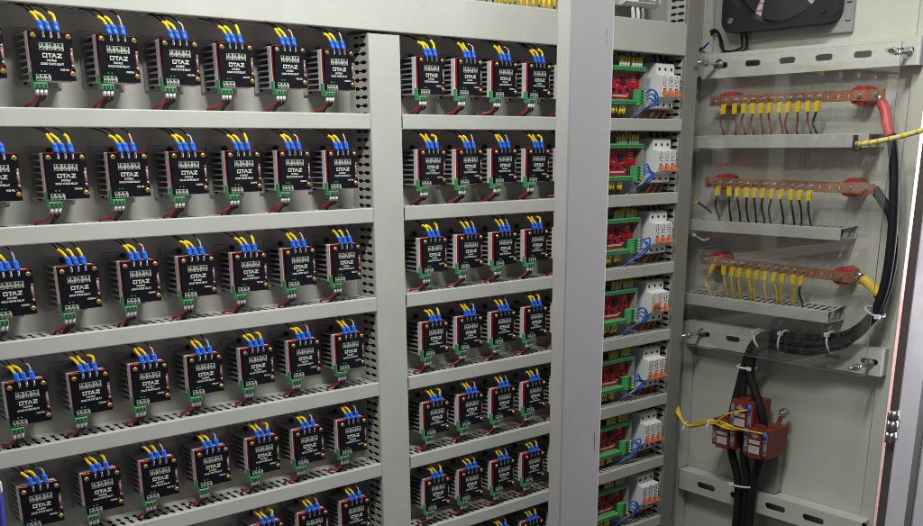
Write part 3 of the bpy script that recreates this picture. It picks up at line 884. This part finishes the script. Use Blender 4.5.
BUS = [dict(z0=-0.171, z1=-0.204, sl=0.006, wire='brown_wire', word='maroon', pos='upper', trunk=-0.306, n=12),
       dict(z0=-0.4525, z1=-0.487, sl=0.0125, wire='black_wire', word='black', pos='middle', trunk=-0.605, n=12),
       dict(z0=-0.735, z1=-0.768, sl=0.022, wire='yellow_wire', word='yellow', pos='lower', trunk=-0.883, n=12)]
YB = 1.478
for bi, B in enumerate(BUS):
    rnd = random.Random(90 + bi)
    zc0 = (B['z0'] + B['z1']) / 2; hh = (B['z0'] - B['z1']) / 2
    zl = lambda x: zc0 - B['sl'] * (x - 0.006)
    base = (0.335, 1.562, zl(0.335))
    t = panel('busbar', base, '%s copper busbar on red insulators with %s wires bolted on' % (B['pos'], B['word']), 'busbar', 'copper busbars on the side wall')
    holes = [0.472, 0.508, 0.544]
    b = MB()
    # bar built in segments so that the empty holes are real openings
    def seg(xa, xb, zt=None, zb=None):
        pts = []
        vs = []
        for (x, s) in ((xa, -1), (xb, -1), (xb, 1), (xa, 1)):
            za = zl(x) + s * hh
            vs.append((x, za))
        b.prism(vs, 1, YB, YB + 0.007)
    hs = 0.0105
    cuts = [0.006] + sum([[h - hs, h + hs] for h in holes], []) + [0.665]
    for i in range(0, len(cuts), 2): seg(cuts[i], cuts[i + 1])
    for h in holes:
        zc = zl(h); r = 0.0065
        circ = [(h + r * math.cos(2 * PI * k / 16), zc + r * math.sin(2 * PI * k / 16)) for k in range(16)]
        sq = []
        for k in range(16):
            a = 2 * PI * k / 16; c, s = math.cos(a), math.sin(a); m_ = max(abs(c) / hs, abs(s) / hh)
            sq.append((h + c / m_, zl(h + c / m_) + s / m_ * 1.0))
        for yy, fl in ((YB, 1), (YB + 0.007, 0)):
            ci = [b.bm.verts.new((p[0], yy, p[1])) for p in circ]; so = [b.bm.verts.new((p[0], yy, p[1])) for p in sq]
            for k in range(16): b.face([ci[k], ci[(k + 1) % 16], so[(k + 1) % 16], so[k]])
            if fl: c0, s0 = ci, so
        for k in range(16):
            b.face([c0[k], ci[k], ci[(k + 1) % 16], c0[(k + 1) % 16]]); b.face([s0[k], s0[(k + 1) % 16], so[(k + 1) % 16], so[k]])
    add('copper_bar', b.mesh('copper_bar', M['copper'], off=base), t)
    for x in (0.068, 0.575):
        b = MB()
        b.tube([(x, YB + 0.0075, zl(x)), (x, YB + 0.03, zl(x)), (x, YB + 0.05, zl(x)), (x, 1.563, zl(x))], 0.031, 8, smooth=False)
        add('insulator', b.mesh('insulator', M['red_ins'], off=base), t)
    bx = [0.030, 0.071] + [0.117 + (0.441 - 0.117) * i / 9 for i in range(10)] + [0.583, 0.636]
    for i, x in enumerate(bx):
        big = 1 if 1 <= i <= 11 else 0
        b = MB()
        zc = zl(x)
        b.cyl((x, YB, zc), (x, YB - 0.0025, zc), 0.0115 if big else 0.0085, 16)
        b.cyl((x, YB - 0.0025, zc), (x, YB - 0.010, zc), 0.0085 if big else 0.0070, 6)
        b.cyl((x, YB - 0.010, zc), (x, YB - (0.018 if big else 0.0125), zc), 0.0050, 10)
        add('bolt', b.mesh('bolt', M['steel'], off=base), t)
        if 1 <= i <= 11:
            last = i == 11 and bi in (0, 2)
            ln = rnd.uniform(-.006, .006) - (0.014 if (bi == 2 and i == 1) else 0)
            zs = zc - 0.0125
            j = lambda q: rnd.uniform(-q, q)
            zt = B['trunk']
            b = MB(); bend = j(.010) - (0.02 if (bi == 2 and i == 1) else 0)
            p1 = (x + ln * .8, YB - 0.003, zs - 0.033)
            b.tube([(x, YB - 0.003, zs), p1, (x + ln + bend, YB - 0.001 + j(.004), zs - 0.066 + j(.005)), (x + ln + bend * .6 + j(.008), YB + 0.012, zt + 0.012), (x + ln + bend * .4 + j(.006), YB + 0.026, zt - 0.018)], 0.0038, 8)
            w = add('wire', b.mesh('wire', M['black_wire' if last else B['wire']], off=base), t)
            s = MB()
            A, Bq = Vector((x, YB - 0.004, zs + 0.001)), Vector(p1)
            q = bmesh.new(); rings = []
            for tt, rx in ((0, .0074), (.08, .0084), (.42, .0084), (.47, .0076), (.53, .0084), (1, .0082)):
                c = A + (Bq - A) * tt
                sq = [(-1, -.7), (-.8, -.9), (.8, -.9), (1, -.7), (1, .7), (.8, .9), (-.8, .9), (-1, .7)]
                rings.append([q.verts.new(c + Vector((u * rx, v * rx * .8, 0))) for u, v in sq])
            for a_, c_ in zip(rings, rings[1:]):
                for k in range(8): q.faces.new([a_[k], a_[(k + 1) % 8], c_[(k + 1) % 8], c_[k]])
            q.faces.new(rings[0][::-1]); q.faces.new(rings[-1])
            s.merge(q)
            add('marker_sleeve', s.mesh('marker_sleeve', M['yellow'], off=base), w)
            g = MB(); g.box(x - 0.004, x + 0.004, YB - 0.0035, YB - 0.0015, zs, zc - 0.004); add('lug_tip', g.mesh('lug_tip', M['steel'], off=base), w)

# clear acrylic cover over the busbars
base = (0.365, 1.4185, -0.56)
t = panel('acrylic_cover', base, 'clear acrylic sheet bolted in front of the three busbars', 'cover')
b = MB(); b.box(-0.012, 0.737, 1.4155, 1.420, -1.0705, -0.046)
me = b.mesh('sheet', [M['acrylic'], M['acrylic_edge']], off=base)
for f in me.polygons:
    if abs(f.normal.y) < 0.5: f.material_index = 1
add('sheet', me, t)
for (x, z, xe, ze) in ((0.020, -0.062, 0.020, -0.062), (0.715, -0.072, 0.715, -0.072), (0.020, -1.032, 0.020, -1.032), (0.705, -1.045, 0.705, -1.045)):
    b = MB()
    b.cyl((x, 1.372, z), (x, 1.503, z), 0.0062, 12)
    b.cyl((x, 1.410, z), (x, 1.4165, z), 0.0125, 6); b.cyl((x, 1.4205, z), (x, 1.427, z), 0.0125, 6)
    b.cyl((x, 1.490, z), (x, 1.4985, z), 0.0125, 6); b.cyl((x, 1.4985, z), (x, 1.4998, z), 0.018, 16)
    add('standoff_bolt', b.mesh('standoff_bolt', M['steel'], off=base), t)

# ------------------------------------------------------------------ fan
base = (0.245, 1.562, 0.245)
t = panel('cabinet_fan', base, 'black square axial fan on the side wall above the top slotted rail', 'fan')
cx, cz, hw, rc = 0.242, 0.255, 0.218, 0.045
def rsq(hw, rc, n=6):
    o = []
    for (sx, sz, a0) in ((1, 1, 0), (-1, 1, 90), (-1, -1, 180), (1, -1, 270)):
        for k in range(n + 1):
            a = math.radians(a0 + 90 * k / n)
            o.append((cx + sx * (hw - rc) + rc * math.cos(a), cz + sz * (hw - rc) + rc * math.sin(a)))
    return o
def ring(b, outer, rin, y0, y1, rin1=None):
    n = len(outer)
    inn = []
    for p in outer:
        a = math.atan2(p[1] - cz, p[0] - cx); inn.append((cx + rin * math.cos(a), cz + rin * math.sin(a)))
    rin1 = rin1 or rin
    inn2 = [(cx + (p[0] - cx) * rin1 / rin, cz + (p[1] - cz) * rin1 / rin) for p in inn]
    O0 = [b.bm.verts.new((p[0], y0, p[1])) for p in outer]; O1 = [b.bm.verts.new((p[0], y1, p[1])) for p in outer]
    I0 = [b.bm.verts.new((p[0], y0, p[1])) for p in inn]; I1 = [b.bm.verts.new((p[0], y1, p[1])) for p in inn2]
    for i in range(n):
        k = (i + 1) % n
        b.face([O0[i], O0[k], I0[k], I0[i]]); b.face([O1[i], I1[i], I1[k], O1[k]]); b.face([O0[i], O1[i], O1[k], O0[k]]); b.face([I0[i], I0[k], I1[k], I1[i]])
    return b
raw = rsq(hw, rc, 8)
outer = []
for i_, p_ in enumerate(raw):
    q_ = raw[(i_ + 1) % len(raw)]
    m_ = 14 if math.hypot(q_[0] - p_[0], q_[1] - p_[1]) > 0.1 else 1
    for k_ in range(m_): outer.append((p_[0] + (q_[0] - p_[0]) * k_ / m_, p_[1] + (q_[1] - p_[1]) * k_ / m_))
b = MB(); ring(b, outer, 0.2075, 1.492, 1.503, 0.199); ring(b, outer, 0.199, 1.5035, 1.546, 0.192); add('fan_frame', b.mesh('fan_frame', M['fan'], off=base), t)
for k in range(5):
    b = MB(); a0 = math.radians(272 + 72 * k)
    n = 8
    for i in range(n):
        for j_ in range(4): pass
    grid = []
    for i in range(9):
        rr = 0.075 + (0.190 - 0.075) * i / 8
        row = []
        for q in range(7):
            a = a0 + math.radians(-34 + 57 * q / 6) + (rr - .075) * 1.6
            row.append(b.bm.verts.new((cx + rr * math.cos(a), 1.512 + 0.026 * q / 6 - 0.004 * math.sin(PI * q / 6), cz + rr * math.sin(a))))
        grid.append(row)
    for i in range(8):
        for q in range(6): b.face([grid[i][q], grid[i][q + 1], grid[i + 1][q + 1], grid[i + 1][q]], 0, True)
    add('fan_blade', b.mesh('fan_blade', M['fan'], off=base), t)
b = MB(); b.cyl((cx, 1.500, cz), (cx, 1.546, cz), 0.080, 32); add('fan_hub', b.mesh('fan_hub', M['fan'], off=base), t)
for sx, sz in ((-1, -1), (1, -1), (-1, 1), (1, 1)):
    b = MB(); b.cyl((cx + sx * .178, 1.492, cz + sz * .178), (cx + sx * .178, 1.487, cz + sz * .178), 0.011, 6); add('screw', b.mesh('screw', M['steel'] if sx < 0 else M['chip'], off=base), t)
b = MB(); b.box(0.100, 0.492, 1.548, 1.5645, 0.009, 0.50, bev=0.002); h = add('filter_housing', b.mesh('filter_housing', M['housing'], off=base), t)
for k in range(9):
    b = MB(); z = 0.060 + k * 0.024; b.box(0.12, 0.40, 1.5455, 1.5478, z, z + 0.019); add('louvre', b.mesh('louvre', M['louvre'], off=base), h)
for k in range(5):
    b = MB(); z = 0.045 + k * .055; b.box(0.470, 0.488, 1.542, 1.5478, z, z + 0.035, bev=.001); add('clip', b.mesh('clip', M['housing'], off=base), h)
b = MB(); b.tube([(0.085, 1.53, 0.045), (0.090, 1.53, 0.0), (0.085, 1.53, -0.012), (0.050, 1.53, -0.020), (0.005, 1.535, -0.010), (-0.015, 1.54, 0.030), (-0.028, 1.54, 0.055), (-0.052, 1.54, 0.058), (-0.075, 1.54, 0.03)], 0.0045, 8)
b.tube([(0.098, 1.535, 0.045), (0.106, 1.535, 0.0), (0.100, 1.535, -0.018), (0.06, 1.535, -0.026), (0.01, 1.54, -0.018), (-0.01, 1.545, 0.022), (-0.026, 1.545, 0.05), (-0.052, 1.545, 0.05), (-0.075, 1.545, 0.02)], 0.0045, 8)
add('power_cord', b.mesh('power_cord', M['cable'], off=base), t)
# small blue wire end by the corner
b = MB(); b.tube([(-.07, 1.50, -0.005), (-0.045, 1.49, -0.002), (-0.015, 1.48, 0.012)], 0.004, 8)
o = add('blue_wire', b.mesh('blue_wire', M['blue_wire'], off=(-0.045, 1.49, 0))); o.location = (1.49, 0.045, 0); o.rotation_euler = (0, 0, RZ)
tag(o, 'short blue wire end sticking out of the corner near the fan', 'wire')

# ------------------------------------------------------------------ current transformers and their plate
base = (0.37, 1.562, -1.4)
b = MB(); b.box(0.215, 0.385, 1.520, 1.5235, -1.600, -1.360, bev=0.001)
b.box(0.218, 0.222, 1.5235, 1.563, -1.598, -1.362); b.box(0.378, 0.382, 1.5235, 1.563, -1.598, -1.362)
o = add('bracket_plate', b.mesh('bracket_plate', M['housing'], off=base)); o.location = (1.562, -0.37, -1.4); o.rotation_euler = (0, 0, RZ)
tag(o, 'grey steel bracket plate behind the maroon current transformers', 'bracket')
CTS = [(0.243, 0.338, -1.238, -1.345, 1.397, 'upper maroon current transformer with a white diamond label'),
       (0.168, 0.272, -1.325, -1.428, 1.397, 'lower left maroon current transformer with a white diamond label'),
       (0.311, 0.417, -1.325, -1.432, 1.392, 'lower right maroon current transformer with a white diamond label')]
for ci, (xa, xb, zt, zb, y0, lab) in enumerate(CTS):
    y1 = 1.515
    base = ((xa + xb) / 2, 1.52, zb)
    t = panel('current_transformer', base, lab, 'transformer', 'maroon current transformers')
    w = xb - xa; hgt = zt - zb
    b = MB()
    n = 20
    b.box(xa, xb, y0 + .006, y1, zb, zt, bev=0.0025, seg=2)
    b.box(xa + w * .30, xb - w * .30, y0 + .02, y0 + .035, zt, zt + .010, bev=.001)
    b.box(xa + w * .02, xb - w * .02, y0 + .055, y0 + .058, zt, zt + .004)
    add('housing', b.mesh('housing', M['maroon'], off=base), t)
    b = MB(); b.box(xa + w * .22, xb - w * .24, y0 - .004, y0 + .0055, zb - .004, zt - .004, bev=.0015); f = add('face_plate', b.mesh('face_plate', M['maroon'], off=base), t)
    b = MB()
    mx = xa + w * .49; mz = zt - hgt * .22
    def dia(r1, r2):
        o4 = [(mx - r1, mz), (mx, mz + r1 * .72), (mx + r1, mz), (mx, mz - r1 * .72)]
        i4 = [(mx - r2, mz), (mx, mz + r2 * .72), (mx + r2, mz), (mx, mz - r2 * .72)]
        for k in range(4):
            l = (k + 1) % 4
            b.quad([(o4[k][0], y0 - .0047, o4[k][1]), (o4[l][0], y0 - .0047, o4[l][1]), (i4[l][0], y0 - .0047, i4[l][1]), (i4[k][0], y0 - .0047, i4[k][1])])
    dia(.0165, .0115)
    b.quad([(mx - .007, y0 - .0047, mz), (mx, y0 - .0047, mz + .0045), (mx + .007, y0 - .0047, mz), (mx, y0 - .0047, mz - .0045)])
    b.box(mx - .022, mx + .022, y0 - .0048, y0 - .003, zt - hgt * .52, zt - hgt * .40)
    b.box(mx - .022, mx + .022, y0 - .0048, y0 - .003, zt - hgt * .86, zt - hgt * .60)
    add('label', b.mesh('label', M['white_print'], off=base), f)
    b = MB()
    for k in range(4): b.box(mx - .018, mx + .018 - .006 * (k % 2), y0 - .0053, y0 - .0045, zt - hgt * (.640 + .055 * k), zt - hgt * (.632 + .055 * k))
    b.box(mx - .015, mx + .014, y0 - .0053, y0 - .0045, zt - hgt * .465, zt - hgt * .452)
    add('label_text', b.mesh('label_text', M['bracket'], off=base), f)
    for sx in (xa + w * .10, xb - w * .13):
        b = MB(); b.box(sx - .008, sx + .008, y0 + .003, y0 + .0055, zb + .012, zt - .014); p = add('terminal', b.mesh('terminal', M['bracket'], off=base), t)
        for zz in (zt - hgt * .36, zt - hgt * .72):
            b = MB(); b.cyl((sx, y0 + .003, zz), (sx, y0 - .003, zz), .0062, 10); add('screw', b.mesh('screw', M['steel'], off=base), p)
        if not (ci == 0 and sx < xa + .03):
            b = MB(); b.cyl((sx, y0 + .000, zt - hgt * .30), (sx, y0 - .001, zt - hgt * .06), .0068, 10); add('lug_sleeve', b.mesh('lug_sleeve', M['blue'], off=base), p)
# bolt beside the plate
b = MB(); b.cyl((0, -0.045, 0), (0, 0, 0), .008, 10); b.cyl((0, -.030, 0), (0, -.015, 0), .018, 6); b.tube([(-.03, -.01, -.06), (-.018, -.014, -.03), (0, -.03, -.002)], .009, 10)
o = add('earth_bolt', b.mesh('earth_bolt', M['steel'])); o.location = (1.52, -0.405, -1.275); o.rotation_euler = (0, 0, RZ)
tag(o, 'steel bolt and lug at the right of the upper maroon transformer', 'bolt')

# ------------------------------------------------------------------ power cables
def cable(pts, r, m, label, sleeve=None, sm=None, extra=()):
    base = pts[len(pts) // 2]
    t = panel('power_cable', base, label, 'cable', 'thick black power cables')
    b = MB(); b.tube(pts, r, 14, sub=8); add('cable_jacket', b.mesh('cable_jacket', M['cable'], off=base), t)
    if sleeve:
        b = MB(); b.tube(sleeve, r * 1.08, 14, sub=6); add('heat_shrink', b.mesh('heat_shrink', M[sm], off=base), t)
        p, q = Vector(sleeve[0]), Vector(sleeve[1]); d = (p - q).normalized()
        b = MB(); b.tube([p - d * .004, p + d * 0.028], r * .72, 12, smooth=False); add('cable_lug', b.mesh('cable_lug', M['steel'], off=base), t)
    return t, base
k1 = cable([(0.686, 1.475, -0.275), (0.716, 1.468, -0.345), (0.738, 1.462, -0.448), (0.752, 1.462, -0.632), (0.744, 1.462, -0.79), (0.706, 1.462, -0.90), (0.64, 1.462, -0.968), (0.535, 1.455, -0.998), (0.43, 1.452, -1.004), (0.335, 1.455, -1.002), (0.285, 1.458, -1.030), (0.262, 1.455, -1.12), (0.256, 1.45, -1.22), (0.266, 1.45, -1.30), (0.279, 1.455, -1.45), (0.300, 1.46, -1.60), (0.295, 1.46, -1.9)],
      .0152, M['cable'], 'black power cable with a red sleeve, from the upper busbar', [(0.655, 1.484, -0.212), (0.672, 1.482, -0.240), (0.690, 1.474, -0.285), (0.704, 1.471, -0.315)], 'red_sleeve')
k2 = cable([(0.657, 1.497, -0.478), (0.690, 1.495, -0.515), (0.728, 1.494, -0.565), (0.748, 1.492, -0.67), (0.738, 1.490, -0.80), (0.700, 1.488, -0.885), (0.632, 1.484, -0.95), (0.53, 1.482, -0.982), (0.42, 1.480, -0.990), (0.32, 1.478, -0.996), (0.268, 1.476, -1.040), (0.242, 1.472, -1.12), (0.224, 1.46, -1.24), (0.214, 1.455, -1.33), (0.222, 1.455, -1.45), (0.262, 1.462, -1.60), (0.258, 1.462, -1.9)],
      .0152, M['cable'], 'black power cable from the middle busbar to the lower left transformer')
k3 = cable([(0.706, 1.496, -0.806), (0.722, 1.496, -0.832), (0.714, 1.490, -0.875), (0.672, 1.470, -0.938), (0.62, 1.452, -0.990), (0.53, 1.446, -1.022), (0.43, 1.446, -1.028), (0.345, 1.446, -1.026), (0.302, 1.440, -1.060), (0.290, 1.436, -1.13), (0.318, 1.434, -1.20), (0.352, 1.436, -1.27), (0.362, 1.442, -1.34), (0.350, 1.45, -1.46), (0.325, 1.455, -1.60), (0.330, 1.455, -1.9)],
      .0152, M['cable'], 'black power cable with a yellow sleeve, from the lower busbar', [(0.656, 1.487, -0.762), (0.676, 1.490, -0.778), (0.694, 1.494, -0.793), (0.712, 1.496, -0.812)], 'yellow')
def tie(c, d, rx, ry, par, bs, head):
    """cable tie: flattened ring round point c, normal to d"""
    c = Vector(c); d = Vector(d).normalized()
    u = Vector((0, 1, 0)); v = d.cross(u).normalized()
    pts = [c + u * (ry * math.cos(2 * PI * k / 20)) + v * (rx * math.sin(2 * PI * k / 20)) for k in range(21)]
    b = MB(); b.tube(pts, .0042, 6, smooth=False)
    h = c + u * (-ry * .75) + v * (rx * .82 * head)
    b.box(h.x - .009, h.x + .009, h.y - .008, h.y + .006, h.z - .007, h.z + .007, bev=.0015)
    add('cable_tie', b.mesh('cable_tie', M['tie'], off=bs), par)
par, bs = k3
for c, d, rx, ry, hd in (((0.718, 1.474, -0.866), (-.45, 0, -1), .032, .036, 1), ((0.585, 1.464, -0.986), (-1, 0, -.25), .037, .036, -1), ((0.400, 1.462, -1.007), (-1, 0, .05), .038, .036, -1),
                        ((0.308, 1.458, -1.012), (-.8, 0, -.35), .036, .038, -1), ((0.264, 1.455, -1.120), (0, 0, -1), .034, .036, 1), ((0.285, 1.458, -1.575), (.1, 0, -1), .050, .030, -1)):
    tie(c, d, rx, ry, par, bs, hd)

# yellow signal wires from the corner to the transformers
base = (0.17, 1.40, -1.33)
t = panel('signal_wire_bundle', base, 'bundle of thin yellow wires crossing in front of the maroon transformers', 'wires')
ends = [(0.266, 1.389, -1.335), (0.323, 1.389, -1.262), (0.325, 1.389, -1.338), (0.400, 1.386, -1.335), (0.18, 1.389, -1.338), (0.262, 1.388, -1.336), (0.328, 1.388, -1.336)]
rnd = random.Random(5)
for i, e in enumerate(ends):
    j = lambda q: rnd.uniform(-q, q)
    b = MB()
    pts = [(-0.09, 1.43 + j(.005), -1.27 + j(.004)), (-0.012, 1.405 + j(.008), -1.318 + j(.012)), (0.030, 1.395 + j(.005), -1.365 + j(.006)), (0.065, 1.390 + j(.004), -1.378 + j(.005)), (0.13, 1.386 + j(.005), -1.352 + j(.010)), (0.185, 1.384 + j(.004), -1.335 + j(.006))]
    if e[0] > .25: pts.append((0.5 * (0.185 + e[0]), 1.375 + j(.004), 0.5 * (-1.332 + e[2]) + j(.014)))
    b.tube(pts + [e], .0031, 7)
    add('wire', b.mesh('wire', M['yellow_wire'], off=base), t)
for c, d in (((0.052, 1.392, -1.374), (1, 0, -.4)), ((0.165, 1.385, -1.342), (1, 0, .3))):
    c = Vector(c); b = MB(); dd = Vector(d).normalized() * .004
    b.tube([c - dd, c + dd], .0125, 10, smooth=False); b.box(c.x - .006, c.x + .006, c.y - .018, c.y - .008, c.z - .020, c.z - .006, bev=.001)
    add('cable_tie', b.mesh('cable_tie', M['tie'], off=base), t)

# pale tube with yellow stripes pulled out of the upper duct
base = (0.73, 1.40, -0.32)
t = panel('striped_tube', base, 'pale tube with yellow stripes reaching out of the upper side duct', 'tube')
pts = smooth_path([(0.610, 1.440, -0.338), (0.640, 1.425, -0.3385), (0.70, 1.41, -0.331), (0.78, 1.40, -0.317), (0.88, 1.39, -0.292), (1.02, 1.38, -0.255)], 10)
b = MB(); b.tube(pts, .0076, 10, smooth=False); add('sleeve', b.mesh('sleeve', M['pale_yellow'], off=base), t)
for k in range(8):
    i = 5 + k * 5
    p = pts[i]; q = pts[min(i + 1, len(pts) - 1)]
    b = MB(); b.tube([p, p + (q - p).normalized() * (.010 + .002 * (k % 3))], .0081, 10, smooth=False); add('stripe', b.mesh('stripe', M['yellow'], off=base), t)
b = MB(); b.box(0.603, 0.609, 1.430, 1.450, -0.358, -0.312); b.tube([(0.607, 1.437, -0.352), (0.622, 1.424, -0.356), (0.632, 1.43, -0.352)], .006, 8)
add('clip', b.mesh('clip', M['chip'], off=base), t)
# black and yellow wire end between busbars
b = MB(); b.tube([(-.02, 0, .012), (.0, 0, .010), (.022, .006, -.004), (.040, .02, -.022)], .0045, 8); b.tube([(-.024, 0, .011), (-.008, 0, .0118)], .0056, 8, 1, smooth=False)
o = add('wire_end', b.mesh('wire_end', [M['black_wire'], M['yellow']])); o.location = (1.45, -0.01, -0.555); o.rotation_euler = (0, 0, RZ)
tag(o, 'loose black wire end with a yellow tip above the middle side duct', 'wire')
b = MB(); b.tube([(-.02, 0, .006), (.0, 0, .0), (.022, .006, -.010), (.040, .02, -.004)], .0045, 8); b.tube([(-.024, 0, .008), (-.010, 0, .004)], .0056, 8, 1, smooth=False)
o = add('wire_end', b.mesh('wire_end', [M['bracket'], M['pale_yellow']])); o.location = (1.45, -0.01, -0.668); o.rotation_euler = (0, 0, RZ)
tag(o, 'loose grey wire end with a pale tip above the lower busbar', 'wire')

# ------------------------------------------------------------------ blue cable hanging at the left edge, nearest the camera
base = (-1.325, -1.0, -0.76)
t = empty('blue_cable_bundle', base, 'bundle of blue cables with white ties hanging at the left edge', 'cable')
for dx, dy in ((0, 0), (-.018, .012), (-.016, -.014), (.004, -.016)):
    b = MB(); b.tube([(-1.352 + dx, -1.0 + dy, -0.45), (-1.331 + dx, -1.0 + dy, -0.62), (-1.316 + dx, -1.0 + dy, -0.74), (-1.316 + dx, -1.0 + dy, -0.80), (-1.319 + dx, -1.0 + dy, -0.95)], .0125, 10)
    add('cable_jacket', b.mesh('cable_jacket', M['blue_cable'], off=base), t)
for z, x in ((-0.712, -1.329), (-0.752, -1.330)):
    b = MB(); b.tube([(x - .006, -1.002, z - .004), (x - .006, -1.002, z + .004)], .030, 16, smooth=False); b.box(x + .006, x + .028, -1.035, -1.01, z - .009, z + .009, bev=.003)
    add('cable_tie', b.mesh('cable_tie', M['white'], off=base), t)
